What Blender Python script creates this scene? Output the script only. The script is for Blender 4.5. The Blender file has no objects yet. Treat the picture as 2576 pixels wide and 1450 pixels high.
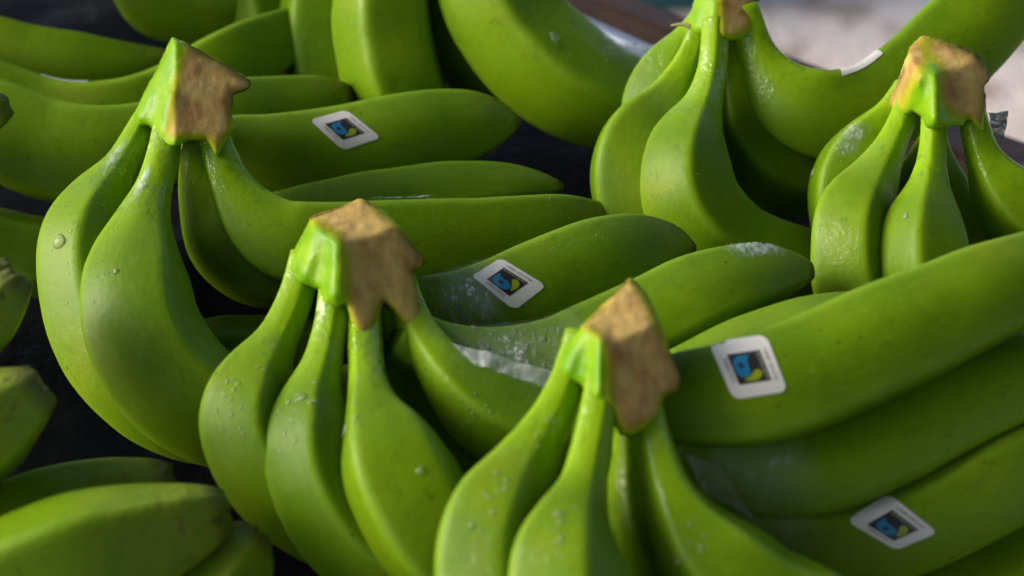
import bpy, bmesh, math, random
import numpy as np
from mathutils import Vector, noise as mnoise
from mathutils.bvhtree import BVHTree
random.seed(7); np.random.seed(7)
R = math.radians
SC = bpy.context.scene

# ------------------------------------------------------------------ camera
CAMZ, PITCH, F = 0.50, R(36), 4807.0          # F: focal length in photo pixels (2576 wide)
camd = bpy.data.cameras.new('camera'); cam = bpy.data.objects.new('camera', camd)
SC.collection.objects.link(cam); SC.camera = cam
cam.location = (0, 0, CAMZ); cam.rotation_euler = (math.pi/2-PITCH, 0, 0)
camd.sensor_width = 36; camd.lens = 36*F/2576
camd.clip_start = 0.02; camd.clip_end = 200
camd.dof.use_dof = True; camd.dof.focus_distance = 0.72; camd.dof.aperture_fstop = 7.5
FW = Vector((0, math.cos(PITCH), -math.sin(PITCH))); UP = Vector((0, math.sin(PITCH), math.cos(PITCH)))
RT = Vector((1, 0, 0)); CAM = Vector(cam.location)
def ray(x, y): return FW + RT*((x-1288)/F) + UP*((725-y)/F)
def P(x, y, d): return CAM + ray(x, y)*(d/100)            # d: centimetres in front of the camera
def onz(x, y, z):
    r = ray(x, y); return CAM + r*((z-CAMZ)/r.z)
def proj(v):
    q = v-CAM; d = q.dot(FW); return 1288+F*q.dot(RT)/d, 725-F*q.dot(UP)/d, d*100

# ------------------------------------------------------------------ light
SUN = Vector((-0.88, 0.04, 0.38)).normalized()
w = bpy.data.worlds.new('World'); SC.world = w; w.use_nodes = True
nt = w.node_tree; bg = nt.nodes['Background']
sky = nt.nodes.new('ShaderNodeTexSky'); sky.sky_type = 'NISHITA'; sky.sun_disc = False
sky.sun_elevation = math.asin(SUN.z); sky.sun_rotation = math.atan2(SUN.x, SUN.y)
sky.dust_density = 3.0
nt.links.new(sky.outputs[0], bg.inputs[0]); bg.inputs[1].default_value = 0.08
sd = bpy.data.lights.new('sun', 'SUN'); so = bpy.data.objects.new('sun', sd); SC.collection.objects.link(so)
sd.energy = 1.4; sd.angle = R(36); sd.color = (1.0, 0.985, 0.95)
so.rotation_euler = SUN.to_track_quat('Z', 'Y').to_euler()
SC.view_settings.view_transform = 'Standard'; SC.view_settings.look = 'None'
SC.view_settings.exposure = 1.27; SC.view_settings.gamma = 1

# ------------------------------------------------------------------ materials
def mat(name):
    m = bpy.data.materials.new(name); m.use_nodes = True
    return m, m.node_tree, m.node_tree.nodes['Principled BSDF']
class NT:
    def __init__(s, nt): s.nt = nt
    def n(s, t, **k):
        nd = s.nt.nodes.new(t)
        for a, b in k.items(): setattr(nd, a, b)
        return nd
    def l(s, a, b): s.nt.links.new(a, b)
    def noise(s, vec, scale, detail=3, rough=.5, out='Fac'):
        nd = s.n('ShaderNodeTexNoise'); nd.inputs['Scale'].default_value = scale
        nd.inputs['Detail'].default_value = detail; nd.inputs['Roughness'].default_value = rough
        if vec is not None: s.l(vec, nd.inputs['Vector'])
        return nd.outputs[out]
    def ramp(s, fac, a, b, lo=0., hi=1.):
        nd = s.n('ShaderNodeMapRange'); nd.interpolation_type = 'SMOOTHSTEP'
        for i, v in enumerate((a, b, lo, hi)): nd.inputs[i+1].default_value = v
        s.l(fac, nd.inputs[0]); return nd.outputs[0]
    def mix(s, fac, a, b):
        nd = s.n('ShaderNodeMix', data_type='RGBA')
        for sock, v in ((nd.inputs[0], fac), (nd.inputs[6], a), (nd.inputs[7], b)):
            if hasattr(v, 'is_linked'): s.l(v, sock)
            elif isinstance(v, tuple): sock.default_value = (*v, 1)
            else: sock.default_value = v
        return nd.outputs[2]
    def math(s, op, a, b=0.):
        nd = s.n('ShaderNodeMath', operation=op)
        for sock, v in ((nd.inputs[0], a), (nd.inputs[1], b)):
            if hasattr(v, 'is_linked'): s.l(v, sock)
            else: sock.default_value = v
        return nd.outputs[0]
    def attr(s, name):
        nd = s.n('ShaderNodeAttribute'); nd.attribute_name = name; return nd.outputs['Fac']
    def scalevec(s, vec, sc):
        nd = s.n('ShaderNodeMapping'); nd.inputs['Scale'].default_value = sc; s.l(vec, nd.inputs[0]); return nd.outputs[0]

def skin_material(name, wet):
    m, nt, bs = mat(name); t = NT(nt)
    geo = t.n('ShaderNodeTexCoord').outputs['Object']; uv = t.n('ShaderNodeUVMap').outputs[0]
    rnd = t.n('ShaderNodeObjectInfo').outputs['Random']
    neck = t.attr('neck'); tip = t.attr('tip'); ridge = t.attr('ridge')
    c = t.mix(t.ramp(t.noise(geo, 18, 2), .35, .65), (.098, .192, .001), (.150, .255, .002))
    c = t.mix(t.math('MULTIPLY', t.ramp(t.noise(geo, 32, 2), .56, .76), .45), c, (.22, .27, .003))        # yellowish belly patches
    c = t.mix(t.ramp(rnd, 0, 1, 0, .35), c, (.17, .30, .004))
    c = t.mix(t.math('MULTIPLY', ridge, .40), c, (.24, .40, .02))
    c = t.mix(t.math('MULTIPLY', neck, .75), c, (.25, .43, .004))
    # darker green scuffs in blotches, streaked along the fruit
    st = t.noise(t.scalevec(uv, (13, 4, 1)), 1.6, 6, .7)
    bl = t.noise(geo, 45, 3)
    c = t.mix(t.math('MULTIPLY', t.math('MULTIPLY', t.ramp(st, .55, .66), t.ramp(bl, .48, .6)), .6), c, (.055, .14, .003))
    st2 = t.noise(t.scalevec(uv, (30, 9, 1)), 1.5, 5, .6)
    c = t.mix(t.math('MULTIPLY', t.ramp(st2, .48, .75), .38), c, (.18, .32, .015))
    c = t.mix(t.math('MULTIPLY', t.ramp(t.noise(geo, 120, 4, .65), .52, .72), .35), c, (.075, .17, .002))
    sc = t.noise(t.scalevec(uv, (5, 9, 1)), 2.2, 2, .5); ln = t.math('ABSOLUTE', t.math('SUBTRACT', sc, .5))
    c = t.mix(t.math('MULTIPLY', t.math('MULTIPLY', t.ramp(ln, .006, .001), t.ramp(t.noise(geo, 26, 2), .58, .66)), .5), c, (.13, .12, .02))
    vo = t.n('ShaderNodeTexVoronoi'); vo.inputs['Scale'].default_value = 260; t.l(geo, vo.inputs['Vector'])
    gate = t.ramp(t.noise(geo, 90, 1), .62, .70)
    c = t.mix(t.math('MULTIPLY', t.math('MULTIPLY', t.ramp(vo.outputs['Distance'], .22, .12), gate), .55), c, (.02, .035, .004))
    # blossom end goes yellow-brown with black flecks
    tn = t.noise(geo, 160, 4, .7)
    tm = t.math('MULTIPLY', tip, t.ramp(tn, .3, .6, .3, 1))
    c = t.mix(t.math('MULTIPLY', tm, .7), c, (.26, .27, .03))
    c = t.mix(t.math('MULTIPLY', t.math('MULTIPLY', tip, tip), t.ramp(tn, .56, .66, 0, .8)), c, (.02, .022, .005))
    c = t.mix(t.math('MULTIPLY', t.ramp(tip, .80, .97), .75), c, (.05, .045, .012))
    t.l(c, bs.inputs['Base Color'])
    wetn = t.ramp(t.noise(geo, 60, 3), .42, .6)
    rough = t.math('SUBTRACT', .44, t.math('MULTIPLY', t.math('MULTIPLY', neck, wetn), .22))
    t.l(rough, bs.inputs['Roughness'])
    bs.inputs['Specular IOR Level'].default_value = .16
    bs.inputs['Subsurface Weight'].default_value = .12
    bs.inputs['Subsurface Radius'].default_value = (.6, 1.0, .1); bs.inputs['Subsurface Scale'].default_value = .006
    wt = t.math('MULTIPLY', t.ramp(t.noise(geo, 30, 4, .6), .55, .62), wet)
    wt = t.math('MAXIMUM', wt, t.math('MULTIPLY', t.math('MULTIPLY', neck, wetn), .9))
    t.l(wt, bs.inputs['Coat Weight']); bs.inputs['Coat Roughness'].default_value = .16
    b1 = t.n('ShaderNodeBump'); b1.inputs['Strength'].default_value = .22; b1.inputs['Distance'].default_value = .0008
    hh = t.math('ADD', t.noise(geo, 300, 4, .6), t.math('MULTIPLY', t.noise(t.scalevec(uv, (60, 6, 1)), 1.5, 3), .3))
    t.l(hh, b1.inputs['Height'])
    b2 = t.n('ShaderNodeBump'); b2.inputs['Distance'].default_value = .0016; t.l(b1.outputs[0], b2.inputs['Normal'])
    t.l(t.math('ADD', t.math('MULTIPLY', neck, .35), t.math('MULTIPLY', tip, .8)), b2.inputs['Strength'])
    t.l(t.noise(geo, 190, 3, .5), b2.inputs['Height'])
    t.l(b2.outputs[0], bs.inputs['Normal'])
    b3 = t.n('ShaderNodeBump'); b3.inputs['Strength'].default_value = .7; b3.inputs['Distance'].default_value = .0015
    t.l(t.noise(geo, 380, 2, .5), b3.inputs['Height']); t.l(b3.outputs[0], bs.inputs['Coat Normal'])
    return m
M_SKIN = skin_material('green_peel', 0.04); M_WET = skin_material('wet_green_peel', 0.16)

def crown_material():
    m, nt, bs = mat('cut_crown'); t = NT(nt)
    geo = t.n('ShaderNodeTexCoord').outputs['Object']
    cut = t.attr('cut'); lng = t.scalevec(geo, (220, 160, 40))
    fib = t.noise(lng, 1, 6, .65)
    c = t.mix(t.ramp(t.noise(geo, 75, 3), .35, .68), (.54, .36, .11), (.34, .165, .05))
    c = t.mix(t.ramp(fib, .35, .75, 0, .6), c, (.58, .44, .17))
    c = t.mix(t.ramp(t.noise(geo, 130, 4, .7), .58, .74, 0, .5), c, (.24, .10, .05))
    g = t.mix(t.ramp(t.noise(geo, 60, 3), .35, .65), (.13, .31, .002), (.22, .40, .004))
    y = (.34, .34, .012)
    cc = t.mix(t.ramp(t.math('ADD', cut, t.math('MULTIPLY', t.math('SUBTRACT', t.noise(geo, 170, 3), .5), .5)), .15, .5), g, y); cc = t.mix(t.ramp(t.math('ADD', cut, t.math('MULTIPLY', t.math('SUBTRACT', t.noise(geo, 90, 3), .5), .6)), .4, .95), cc, c)
    edge = t.attr('edge')
    cc = t.mix(t.math('MULTIPLY', t.math('MULTIPLY', edge, t.ramp(t.noise(geo, 110, 3), .34, .56)), t.ramp(cut, .3, .6)), cc, (.05, .022, .010))
    t.l(cc, bs.inputs['Base Color'])
    t.l(t.ramp(cut, .2, .7, .38, .7), bs.inputs['Roughness']); t.l(t.ramp(cut, .2, .6, .22, .05), bs.inputs['Specular IOR Level'])
    bs.inputs['Subsurface Weight'].default_value = .15
    bs.inputs['Subsurface Radius'].default_value = (1, .9, .2); bs.inputs['Subsurface Scale'].default_value = .005
    b = t.n('ShaderNodeBump'); b.inputs['Strength'].default_value = .35; b.inputs['Distance'].default_value = .0010
    t.l(t.math('ADD', fib, t.noise(geo, 330, 4, .6)), b.inputs['Height']); t.l(b.outputs[0], bs.inputs['Normal'])
    return m
M_CROWN = crown_material()

def flat_material(name, col, rough, metal=0, noise_amt=.0, scale=200):
    m, nt, bs = mat(name); t = NT(nt)
    geo = t.n('ShaderNodeTexCoord').outputs['Object']
    c2 = tuple(v*(1-noise_amt) for v in col)
    t.l(t.mix(t.noise(geo, scale, 3), c2, col), bs.inputs['Base Color'])
    bs.inputs['Roughness'].default_value = rough; bs.inputs['Metallic'].default_value = metal
    return m
M_PAPER = flat_material('sticker_paper', (.74, .72, .66), .42, 0, .10, 500)
M_INK = flat_material('black_ink', (.022, .018, .016), .40)
M_BLUE = flat_material('blue_ink', (.012, .17, .34), .40)
M_LEAF = flat_material('lime_ink', (.27, .33, .01), .40)
M_PRINT = flat_material('pale_ink', (.42, .41, .37), .42)

def droplet_material():
    m, nt, bs = mat('water'); t = NT(nt)
    bs.inputs['Base Color'].default_value = (.62, .72, .45, 1); bs.inputs['Roughness'].default_value = .07  # pale base colour stands in for light gathered by a clear drop
    bs.inputs['Specular IOR Level'].default_value = 1.0
    tr = t.n('ShaderNodeBsdfTransparent'); mx = t.n('ShaderNodeMixShader')
    fr = t.n('ShaderNodeFresnel'); fr.inputs[0].default_value = 1.33
    t.l(t.math('ADD', t.math('MULTIPLY', fr.outputs[0], .6), .16), mx.inputs[0])
    t.l(tr.outputs[0], mx.inputs[1]); t.l(bs.outputs[0], mx.inputs[2])
    t.l(mx.outputs[0], nt.nodes['Material Output'].inputs[0])
    return m
M_WATER = droplet_material()

def film_material(name, amt, tint=(.75, .82, .80)):
    m, nt, bs = mat(name); t = NT(nt)
    geo = t.n('ShaderNodeTexCoord').outputs['Object']
    bs.inputs['Base Color'].default_value = (*tint, 1); bs.inputs['Roughness'].default_value = .14
    bs.inputs['Specular IOR Level'].default_value = .8
    tr = t.n('ShaderNodeBsdfTransparent'); mx = t.n('ShaderNodeMixShader')
    fade = t.attr('fade')
    fr = t.n('ShaderNodeLayerWeight'); fr.inputs[0].default_value = .35
    n = t.ramp(t.noise(geo, 55, 4, .6), .35, .7, amt*.5, amt*1.5)
    fac = t.math('MULTIPLY', t.math('ADD', n, t.math('MULTIPLY', fr.outputs['Facing'], .30)), fade)
    t.l(fac, mx.inputs[0]); t.l(tr.outputs[0], mx.inputs[1]); t.l(bs.outputs[0], mx.inputs[2])
    b = t.n('ShaderNodeBump'); b.inputs['Strength'].default_value = .8; b.inputs['Distance'].default_value = .003
    t.l(t.noise(geo, 160, 4, .6), b.inputs['Height']); t.l(b.outputs[0], bs.inputs['Normal'])
    t.l(mx.outputs[0], nt.nodes['Material Output'].inputs[0])
    return m
def glint_material(name, scale, lo, hi, veil=0., rough=.2, amt=.9):  # noise-masked pale specks paint broken glints onto the clear sheet
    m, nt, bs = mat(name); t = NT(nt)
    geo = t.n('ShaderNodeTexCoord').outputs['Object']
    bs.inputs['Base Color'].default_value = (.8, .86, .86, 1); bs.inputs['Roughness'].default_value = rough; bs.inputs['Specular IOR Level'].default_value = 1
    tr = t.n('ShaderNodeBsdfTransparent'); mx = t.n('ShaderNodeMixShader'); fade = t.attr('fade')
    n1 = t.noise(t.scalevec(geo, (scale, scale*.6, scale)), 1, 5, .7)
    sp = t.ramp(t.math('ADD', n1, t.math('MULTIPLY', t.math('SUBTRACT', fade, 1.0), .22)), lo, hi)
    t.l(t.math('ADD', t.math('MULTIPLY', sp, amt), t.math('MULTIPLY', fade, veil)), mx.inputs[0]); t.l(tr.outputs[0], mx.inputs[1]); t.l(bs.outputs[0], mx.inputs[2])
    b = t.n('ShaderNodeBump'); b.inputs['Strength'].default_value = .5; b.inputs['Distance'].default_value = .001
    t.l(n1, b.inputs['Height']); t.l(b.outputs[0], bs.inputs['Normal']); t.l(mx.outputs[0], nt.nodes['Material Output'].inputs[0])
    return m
M_GLINT = glint_material('wet_glint', 420, .36, .66, .10, .14, .38)  # painted highlight for wet peel, not a film
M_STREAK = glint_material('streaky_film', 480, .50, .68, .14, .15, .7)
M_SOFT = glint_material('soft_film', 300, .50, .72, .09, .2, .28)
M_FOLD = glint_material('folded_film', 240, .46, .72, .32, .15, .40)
M_FILM = film_material('clear_film', .2); M_FILM2 = film_material('milky_film', .6)

# ------------------------------------------------------------------ object helpers
def mesh(name, verts, faces, mats, midx=None, smooth=True):
    me = bpy.data.meshes.new(name); me.from_pydata([tuple(v) for v in verts], [], faces)
    for m in (mats if isinstance(mats, (list, tuple)) else [mats]): me.materials.append(m)
    if midx is not None: me.polygons.foreach_set('material_index', midx)
    if smooth: me.polygons.foreach_set('use_smooth', [True]*len(me.polygons))
    me.update(); return me
def obj(name, me, parent=None, **tags):
    o = bpy.data.objects.new(name, me); SC.collection.objects.link(o)
    if parent: o.parent = parent
    for k, v in tags.items(): o[k] = v
    return o
def fattr(me, name, vals):
    a = me.attributes.new(name, 'FLOAT', 'POINT'); a.data.foreach_set('value', np.asarray(vals, dtype=np.float32))

# ------------------------------------------------------------------ banana geometry
def catmull(pts, per=12):
    pts = [np.array(p, float) for p in pts]
    pts = [2*pts[0]-pts[1]] + pts + [2*pts[-1]-pts[-2]]
    out = []
    for i in range(1, len(pts)-2):
        p0, p1, p2, p3 = pts[i-1:i+3]
        for k in range(per):
            t = k/per
            out.append(.5*((2*p1)+(-p0+p2)*t+(2*p0-5*p1+4*p2-p3)*t*t+(-p0+3*p1-3*p2+p3)*t**3))
    out.append(pts[-2]); return np.array(out)
NTH = 64
class Banana:
    """spec: (x, y, distance cm, half width px) along the fruit, from stalk to blossom end.
    roll: where its front ridge sits, in degrees from the side nearest the eye."""
    def __init__(s, spec, roll=0, twist=0, sharp=16, flat=.84, seed=0, ragged=False, stalk=True, ridges=None):
        pts = []
        for (x, y, d, r) in spec:
            p = P(x, y, d); pts.append((*p, r*d/100/F))
        c = catmull(pts, 10); pos = c[:, :3]; rad = np.maximum(c[:, 3], .0006)
        # even spacing
        seg = np.r_[0, np.cumsum(np.linalg.norm(np.diff(pos, axis=0), axis=1))]
        L = seg[-1]; n = max(40, int(L/.0024)); tt = np.linspace(0, L, n)
        pos = np.stack([np.interp(tt, seg, pos[:, i]) for i in range(3)], 1); rad = np.interp(tt, seg, rad)
        for _ in range(3):
            pos[1:-1] = .25*pos[:-2]+.5*pos[1:-1]+.25*pos[2:]
            rad[1:-1] = .25*rad[:-2]+.5*rad[1:-1]+.25*rad[2:]
        T = np.gradient(pos, axis=0); T /= np.linalg.norm(T, axis=1)[:, None]
        V = np.array(CAM)-pos; V /= np.linalg.norm(V, axis=1)[:, None]
        N = V-(V*T).sum(1)[:, None]*T; N /= np.linalg.norm(N, axis=1)[:, None]
        for _ in range(6): N[1:-1] = (N[:-2]+2*N[1:-1]+N[2:])/4
        N = N-(N*T).sum(1)[:, None]*T; N /= np.linalg.norm(N, axis=1)[:, None]
        B = np.cross(T, N)
        rm = rad.max(); v = tt/L
        th = np.linspace(0, 2*math.pi, NTH, endpoint=False)
        body = np.clip((rad/rm-.35)/.4, 0, 1)
        rng = np.random.RandomState(seed)
        w5 = 1+rng.uniform(-.06, .06, 5)
        jit = rng.uniform(-.16, .16, 5)
        RG = [R(q) for q in ridges] if ridges else [2*math.pi*k/5+.7*jit[k] for k in range(5)]
        rows = []; ridge = []
        for i in range(n):
            ro = R(roll+twist*(v[i]-.5))
            a = th-ro
            acc = np.zeros(NTH); rg = np.zeros(NTH)
            for k in range(len(RG)):
                r0, r1 = RG[k], RG[(k+1) % len(RG)]+(2*math.pi if k == len(RG)-1 else 0)
                nrm = (r0+r1)/2; dd = math.cos((r1-r0)/2)
                acc += np.maximum(0, np.cos(a-nrm)/dd)**(sharp*dd/.809)
                da = (a-r0+math.pi) % (2*math.pi)-math.pi
                rg = np.maximum(rg, np.exp(-(da/.12)**2))
            pr = acc**(-1/sharp); pr /= .5*(pr.min()+pr.max())
            q = flat*(.55+.45*body[i])
            rr = (1-q)+q*pr
            ridge.append(rg)
            wob = 1+.012*math.sin(v[i]*9+seed)+.008*math.sin(v[i]*23+seed*2)
            rows.append(pos[i]+(rad[i]*wob*rr)[:, None]*(np.cos(th)[:, None]*N[i]+np.sin(th)[:, None]*B[i]))
        s.rows = np.array(rows); s.n = n; s.v = v; s.rad = rad; s.pos = pos; s.T = T; s.N = N; s.B = B; s.L = L
        if ragged:
            for j in range(NTH):
                k = .0018*(mnoise.noise(Vector((math.cos(th[j])*2.2, math.sin(th[j])*2.2, seed)))+.6*mnoise.noise(Vector((math.cos(th[j])*6, math.sin(th[j])*6, seed))))
                for q, ww in ((1, 1), (2, .7), (3, .4), (4, .2)): s.rows[-q, j] += T[-1]*k*ww
        # fine lumps
        for i in range(0, n):
            amp = .00022
            for j in range(0, NTH):
                p = s.rows[i, j]
                nz = mnoise.noise(Vector(p*70)+Vector((seed, 0, 0)))
                s.rows[i, j] += (p-pos[i])/max(rad[i], .002)*nz*amp
        neck = np.clip(1-(rad/rm-.35)/.5, 0, 1)*np.clip((.42-v)/.12, 0, 1) if stalk else np.zeros(n)
        tipd = (L-tt); tip = np.clip(1-tipd/(.045 if ragged else .022), 0, 1)
        s.neck = np.repeat(neck, NTH); s.tip = np.repeat(tip, NTH); s.ridge = np.array(ridge).ravel()*np.repeat(body, NTH)
        V_ = [Vector(p) for p in s.rows.reshape(-1, 3)]
        Fc = []
        for i in range(n-1):
            for j in range(NTH):
                k = (j+1) % NTH
                Fc.append((i*NTH+j, i*NTH+k, (i+1)*NTH+k, (i+1)*NTH+j))
        for end, ax in ((0, -1), (n-1, 1)):
            c0 = Vector(pos[end]); base = len(V_)
            for q, sc in enumerate((.82, .5, .2)):
                for j in range(NTH):
                    b0 = V_[end*NTH+j]
                    V_.append(c0+(b0-c0)*sc+Vector(T[end])*ax*rad[end]*(.10 if not ragged or ax < 0 else .03)*(q+1)*.8)
            for q in range(3):
                prev = end*NTH if q == 0 else base+(q-1)*NTH
                for j in range(NTH):
                    k = (j+1) % NTH; f = (prev+j, base+q*NTH+j, base+q*NTH+k, prev+k)
                    Fc.append(f if ax < 0 else f[::-1])
            V_.append(c0+Vector(T[end])*ax*rad[end]*(.25 if not ragged or ax < 0 else .05)); cc = len(V_)-1
            for j in range(NTH):
                f = (base+2*NTH+j, cc, base+2*NTH+(j+1) % NTH); Fc.append(f if ax < 0 else f[::-1])
        s.V = V_; s.F = Fc
        s.bvh = BVHTree.FromPolygons(V_, Fc)
    def build(s, parent, material, label=None, name='banana'):
        off = Vector(parent.location)
        me = mesh('banana', [v-off for v in s.V], s.F, material)
        ex = len(s.V)-len(s.neck)
        fattr(me, 'neck', np.r_[s.neck, np.zeros(ex)]); fattr(me, 'ridge', np.r_[s.ridge, np.zeros(ex)])
        te = np.zeros(ex); te[ex//2:] = 1; fattr(me, 'tip', np.r_[s.tip, te])
        uvl = me.uv_layers.new(name='UVMap')
        vi = np.zeros(len(me.loops), dtype=np.int32); me.loops.foreach_get('vertex_index', vi)
        main = s.n*NTH
        u = (vi % NTH)/NTH; vv = np.where(vi < main, vi//NTH/s.n, np.where(vi < main+(len(s.V)-main)//2, 0, 1))
        # close the seam
        li = 0
        uu = u.copy()
        nf = (s.n-1)*NTH
        q = uu[:nf*4].reshape(-1, 4); wrap = (q.max(1)-q.min(1)) > .5
        q[wrap] = np.where(q[wrap] < .5, q[wrap]+1, q[wrap]); uu[:nf*4] = q.ravel()
        uvl.data.foreach_set('uv', np.stack([uu, vv*s.L*14], 1).ravel().astype(np.float32))
        o = obj(name, me, parent)
        if label: o['label'] = label
        s.obj = o; s.off = off
        return o
    def patch(s, v0, v1, a0, a1, off, wr, name, material, seed=1, nv=70, na=40, wav=.0):
        """thin sheet lying along part of this banana"""
        V_ = []; fade = []
        for i in range(nv+1):
            fi = i/nv
            for j in range(na+1):
                fj = j/na
                vv = v0+(v1-v0)*fi; aa = R(a0+(a1-a0)*fj)+.25*wav*math.sin(fi*6+seed)
                x = vv*(s.n-1); i0 = min(int(x), s.n-2); fx = x-i0
                jj = (aa/(2*math.pi)*NTH) % NTH; j0 = int(jj); fj2 = jj-j0; j1 = (j0+1) % NTH; j0 %= NTH
                p = ((s.rows[i0, j0]*(1-fj2)+s.rows[i0, j1]*fj2)*(1-fx)+(s.rows[i0+1, j0]*(1-fj2)+s.rows[i0+1, j1]*fj2)*fx)
                c = s.pos[i0]*(1-fx)+s.pos[i0+1]*fx
                nrm = Vector(p-c).normalized()
                q = Vector(p); h = abs(mnoise.noise(q*120+Vector((seed, 0, 0))))+.7*abs(mnoise.noise(q*300))
                V_.append(q+nrm*(off+wr*h))
                e = (math.sin(math.pi*fi)*math.sin(math.pi*fj))**.8
                fade.append(max(0, e*(1-.5*mnoise.noise(q*60)-.4*mnoise.noise(q*150))))
        Fc = [(i*(na+1)+j, (i+1)*(na+1)+j, (i+1)*(na+1)+j+1, i*(na+1)+j+1) for i in range(nv) for j in range(na)]
        org = V_[len(V_)//2].copy()
        me = mesh(name, [v-org for v in V_], Fc, material); fattr(me, 'fade', np.clip(fade, 0, 1.2))
        o = obj(name, me); o.location = org; return o

ALL = {}          # name -> Banana, used to rest stickers and water on the right fruit
def bunch(key, label, base, group='hands of green bananas packed in the tray'):
    e = bpy.data.objects.new('banana_bunch', None); SC.collection.objects.link(e)
    e.location = base; e['label'] = label; e['category'] = 'banana bunch'; e['group'] = group
    e.empty_display_size = .02
    return e
def add(parent, key, spec, roll=0, wet=False, **kw):
    lab = kw.pop('label', None)
    kw.setdefault('seed', len(ALL)*3+1)
    b = Banana(spec, roll, **kw); ALL[key] = b
    b.build(parent, M_WET if wet else M_SKIN, lab)
    b.parent = parent
    return b

# ------------------------------------------------------------------ crown geometry
def inside(x, y, poly):
    c = False; j = len(poly)-1
    for i in range(len(poly)):
        xi, yi = poly[i]; xj, yj = poly[j]
        if (yi > y) != (yj > y) and x < (xj-xi)*(y-yi)/(yj-yi)+xi: c = not c
        j = i
    return c
def pdist(x, y, poly):
    m = 1e9; j = len(poly)-1
    for i in range(len(poly)):
        ax, ay = poly[j]; bx, by = poly[i]; dx, dy = bx-ax, by-ay
        t = max(0, min(1, ((x-ax)*dx+(y-ay)*dy)/(dx*dx+dy*dy+1e-9)))
        m = min(m, math.hypot(x-ax-t*dx, y-ay-t*dy)); j = i
    return m
def crown(parent, outline, tan, planes, thick=2.4, bumps=(), step=4, seed=0):
    """solid woody wedge: planes (x0,y0,depth,slope x,slope y) bound its near side"""
    xs = [p[0] for p in outline]; ys = [p[1] for p in outline]
    nx = int((max(xs)-min(xs))/step)+2; ny = int((max(ys)-min(ys))/step)+2; x0 = min(xs)-step/2; y0 = min(ys)-step/2
    cell = [[inside(x0+(i+.5)*step, y0+(j+.5)*step, outline) for j in range(ny)] for i in range(nx)]
    idx = {}; V_ = []; Fc = []
    def vert(i, j, k, K=5):
        if (i, j, k) in idx: return idx[(i, j, k)]
        x = x0+i*step; y = y0+j*step
        d = max(a[2]+a[3]*(x-a[0])+a[4]*(y-a[1]) for a in planes)
        for (ax, ay, bx, by, wd, h) in bumps:
            dx, dy = bx-ax, by-ay; t = max(0, min(1, ((x-ax)*dx+(y-ay)*dy)/(dx*dx+dy*dy+1e-9)))
            d -= h*math.exp(-((math.hypot(x-ax-t*dx, y-ay-t*dy))/wd)**2)
        e = pdist(x, y, outline)
        d += .28*math.exp(-e/9)
        dk = d+thick*(k/K)
        V_.append(P(x, y, dk)); idx[(i, j, k)] = len(V_)-1; return idx[(i, j, k)]
    K = 5
    for i in range(nx):
        for j in range(ny):
            if not cell[i][j]: continue
            Fc.append((vert(i, j, 0), vert(i, j+1, 0), vert(i+1, j+1, 0), vert(i+1, j, 0)))
            Fc.append((vert(i, j, K), vert(i+1, j, K), vert(i+1, j+1, K), vert(i, j+1, K)))
            for (di, dj, a, b) in ((-1, 0, (0, 0), (0, 1)), (1, 0, (1, 1), (1, 0)), (0, -1, (1, 0), (0, 0)), (0, 1, (0, 1), (1, 1))):
                ii, jj = i+di, j+dj
                if 0 <= ii < nx and 0 <= jj < ny and cell[ii][jj]: continue
                for k in range(K):
                    Fc.append((vert(i+a[0], j+a[1], k), vert(i+a[0], j+a[1], k+1), vert(i+b[0], j+b[1], k+1), vert(i+b[0], j+b[1], k)))
    A = np.array([tuple(v) for v in V_])
    ed = set()
    for f in Fc:
        for q in range(4):
            a, b = f[q], f[(q+1) % 4]; ed.add((min(a, b), max(a, b)))
    ed = np.array(list(ed))
    for it in range(4):
        acc = np.zeros_like(A); cnt = np.zeros(len(A))
        np.add.at(acc, ed[:, 0], A[ed[:, 1]]); np.add.at(acc, ed[:, 1], A[ed[:, 0]])
        np.add.at(cnt, ed[:, 0], 1); np.add.at(cnt, ed[:, 1], 1)
        A = .45*A+.55*acc/cnt[:, None]
    ylo = .45*min(ys)+.55*max(ys)
    cen = A.mean(0); off = Vector(parent.location); cut = []; edge = []; VV = []
    for i, p in enumerate(A):
        p = Vector(p); x, y, d = proj(p)
        amt = .00025*mnoise.noise(p*300)+.0004*mnoise.noise(p*90)
        p2 = p+(p-Vector(cen)).normalized()*amt
        dd = min(pdist(x, y, t) for t in tan); ins = any(inside(x, y, t) for t in tan)
        pd = pdist(x, y, outline); low = max(0, min(1, (y-ylo)/(max(ys)-ylo)))
        cut.append(max(0, min(1, .5+(dd if ins else -dd)/48))*(1-.95*low*math.exp(-pd/20))); edge.append(math.exp(-pdist(x, y, outline)/9))
        VV.append(p2-off)
    me = mesh('crown', VV, Fc, M_CROWN); fattr(me, 'cut', cut); fattr(me, 'edge', edge)
    return obj('crown', me, parent)

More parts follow.
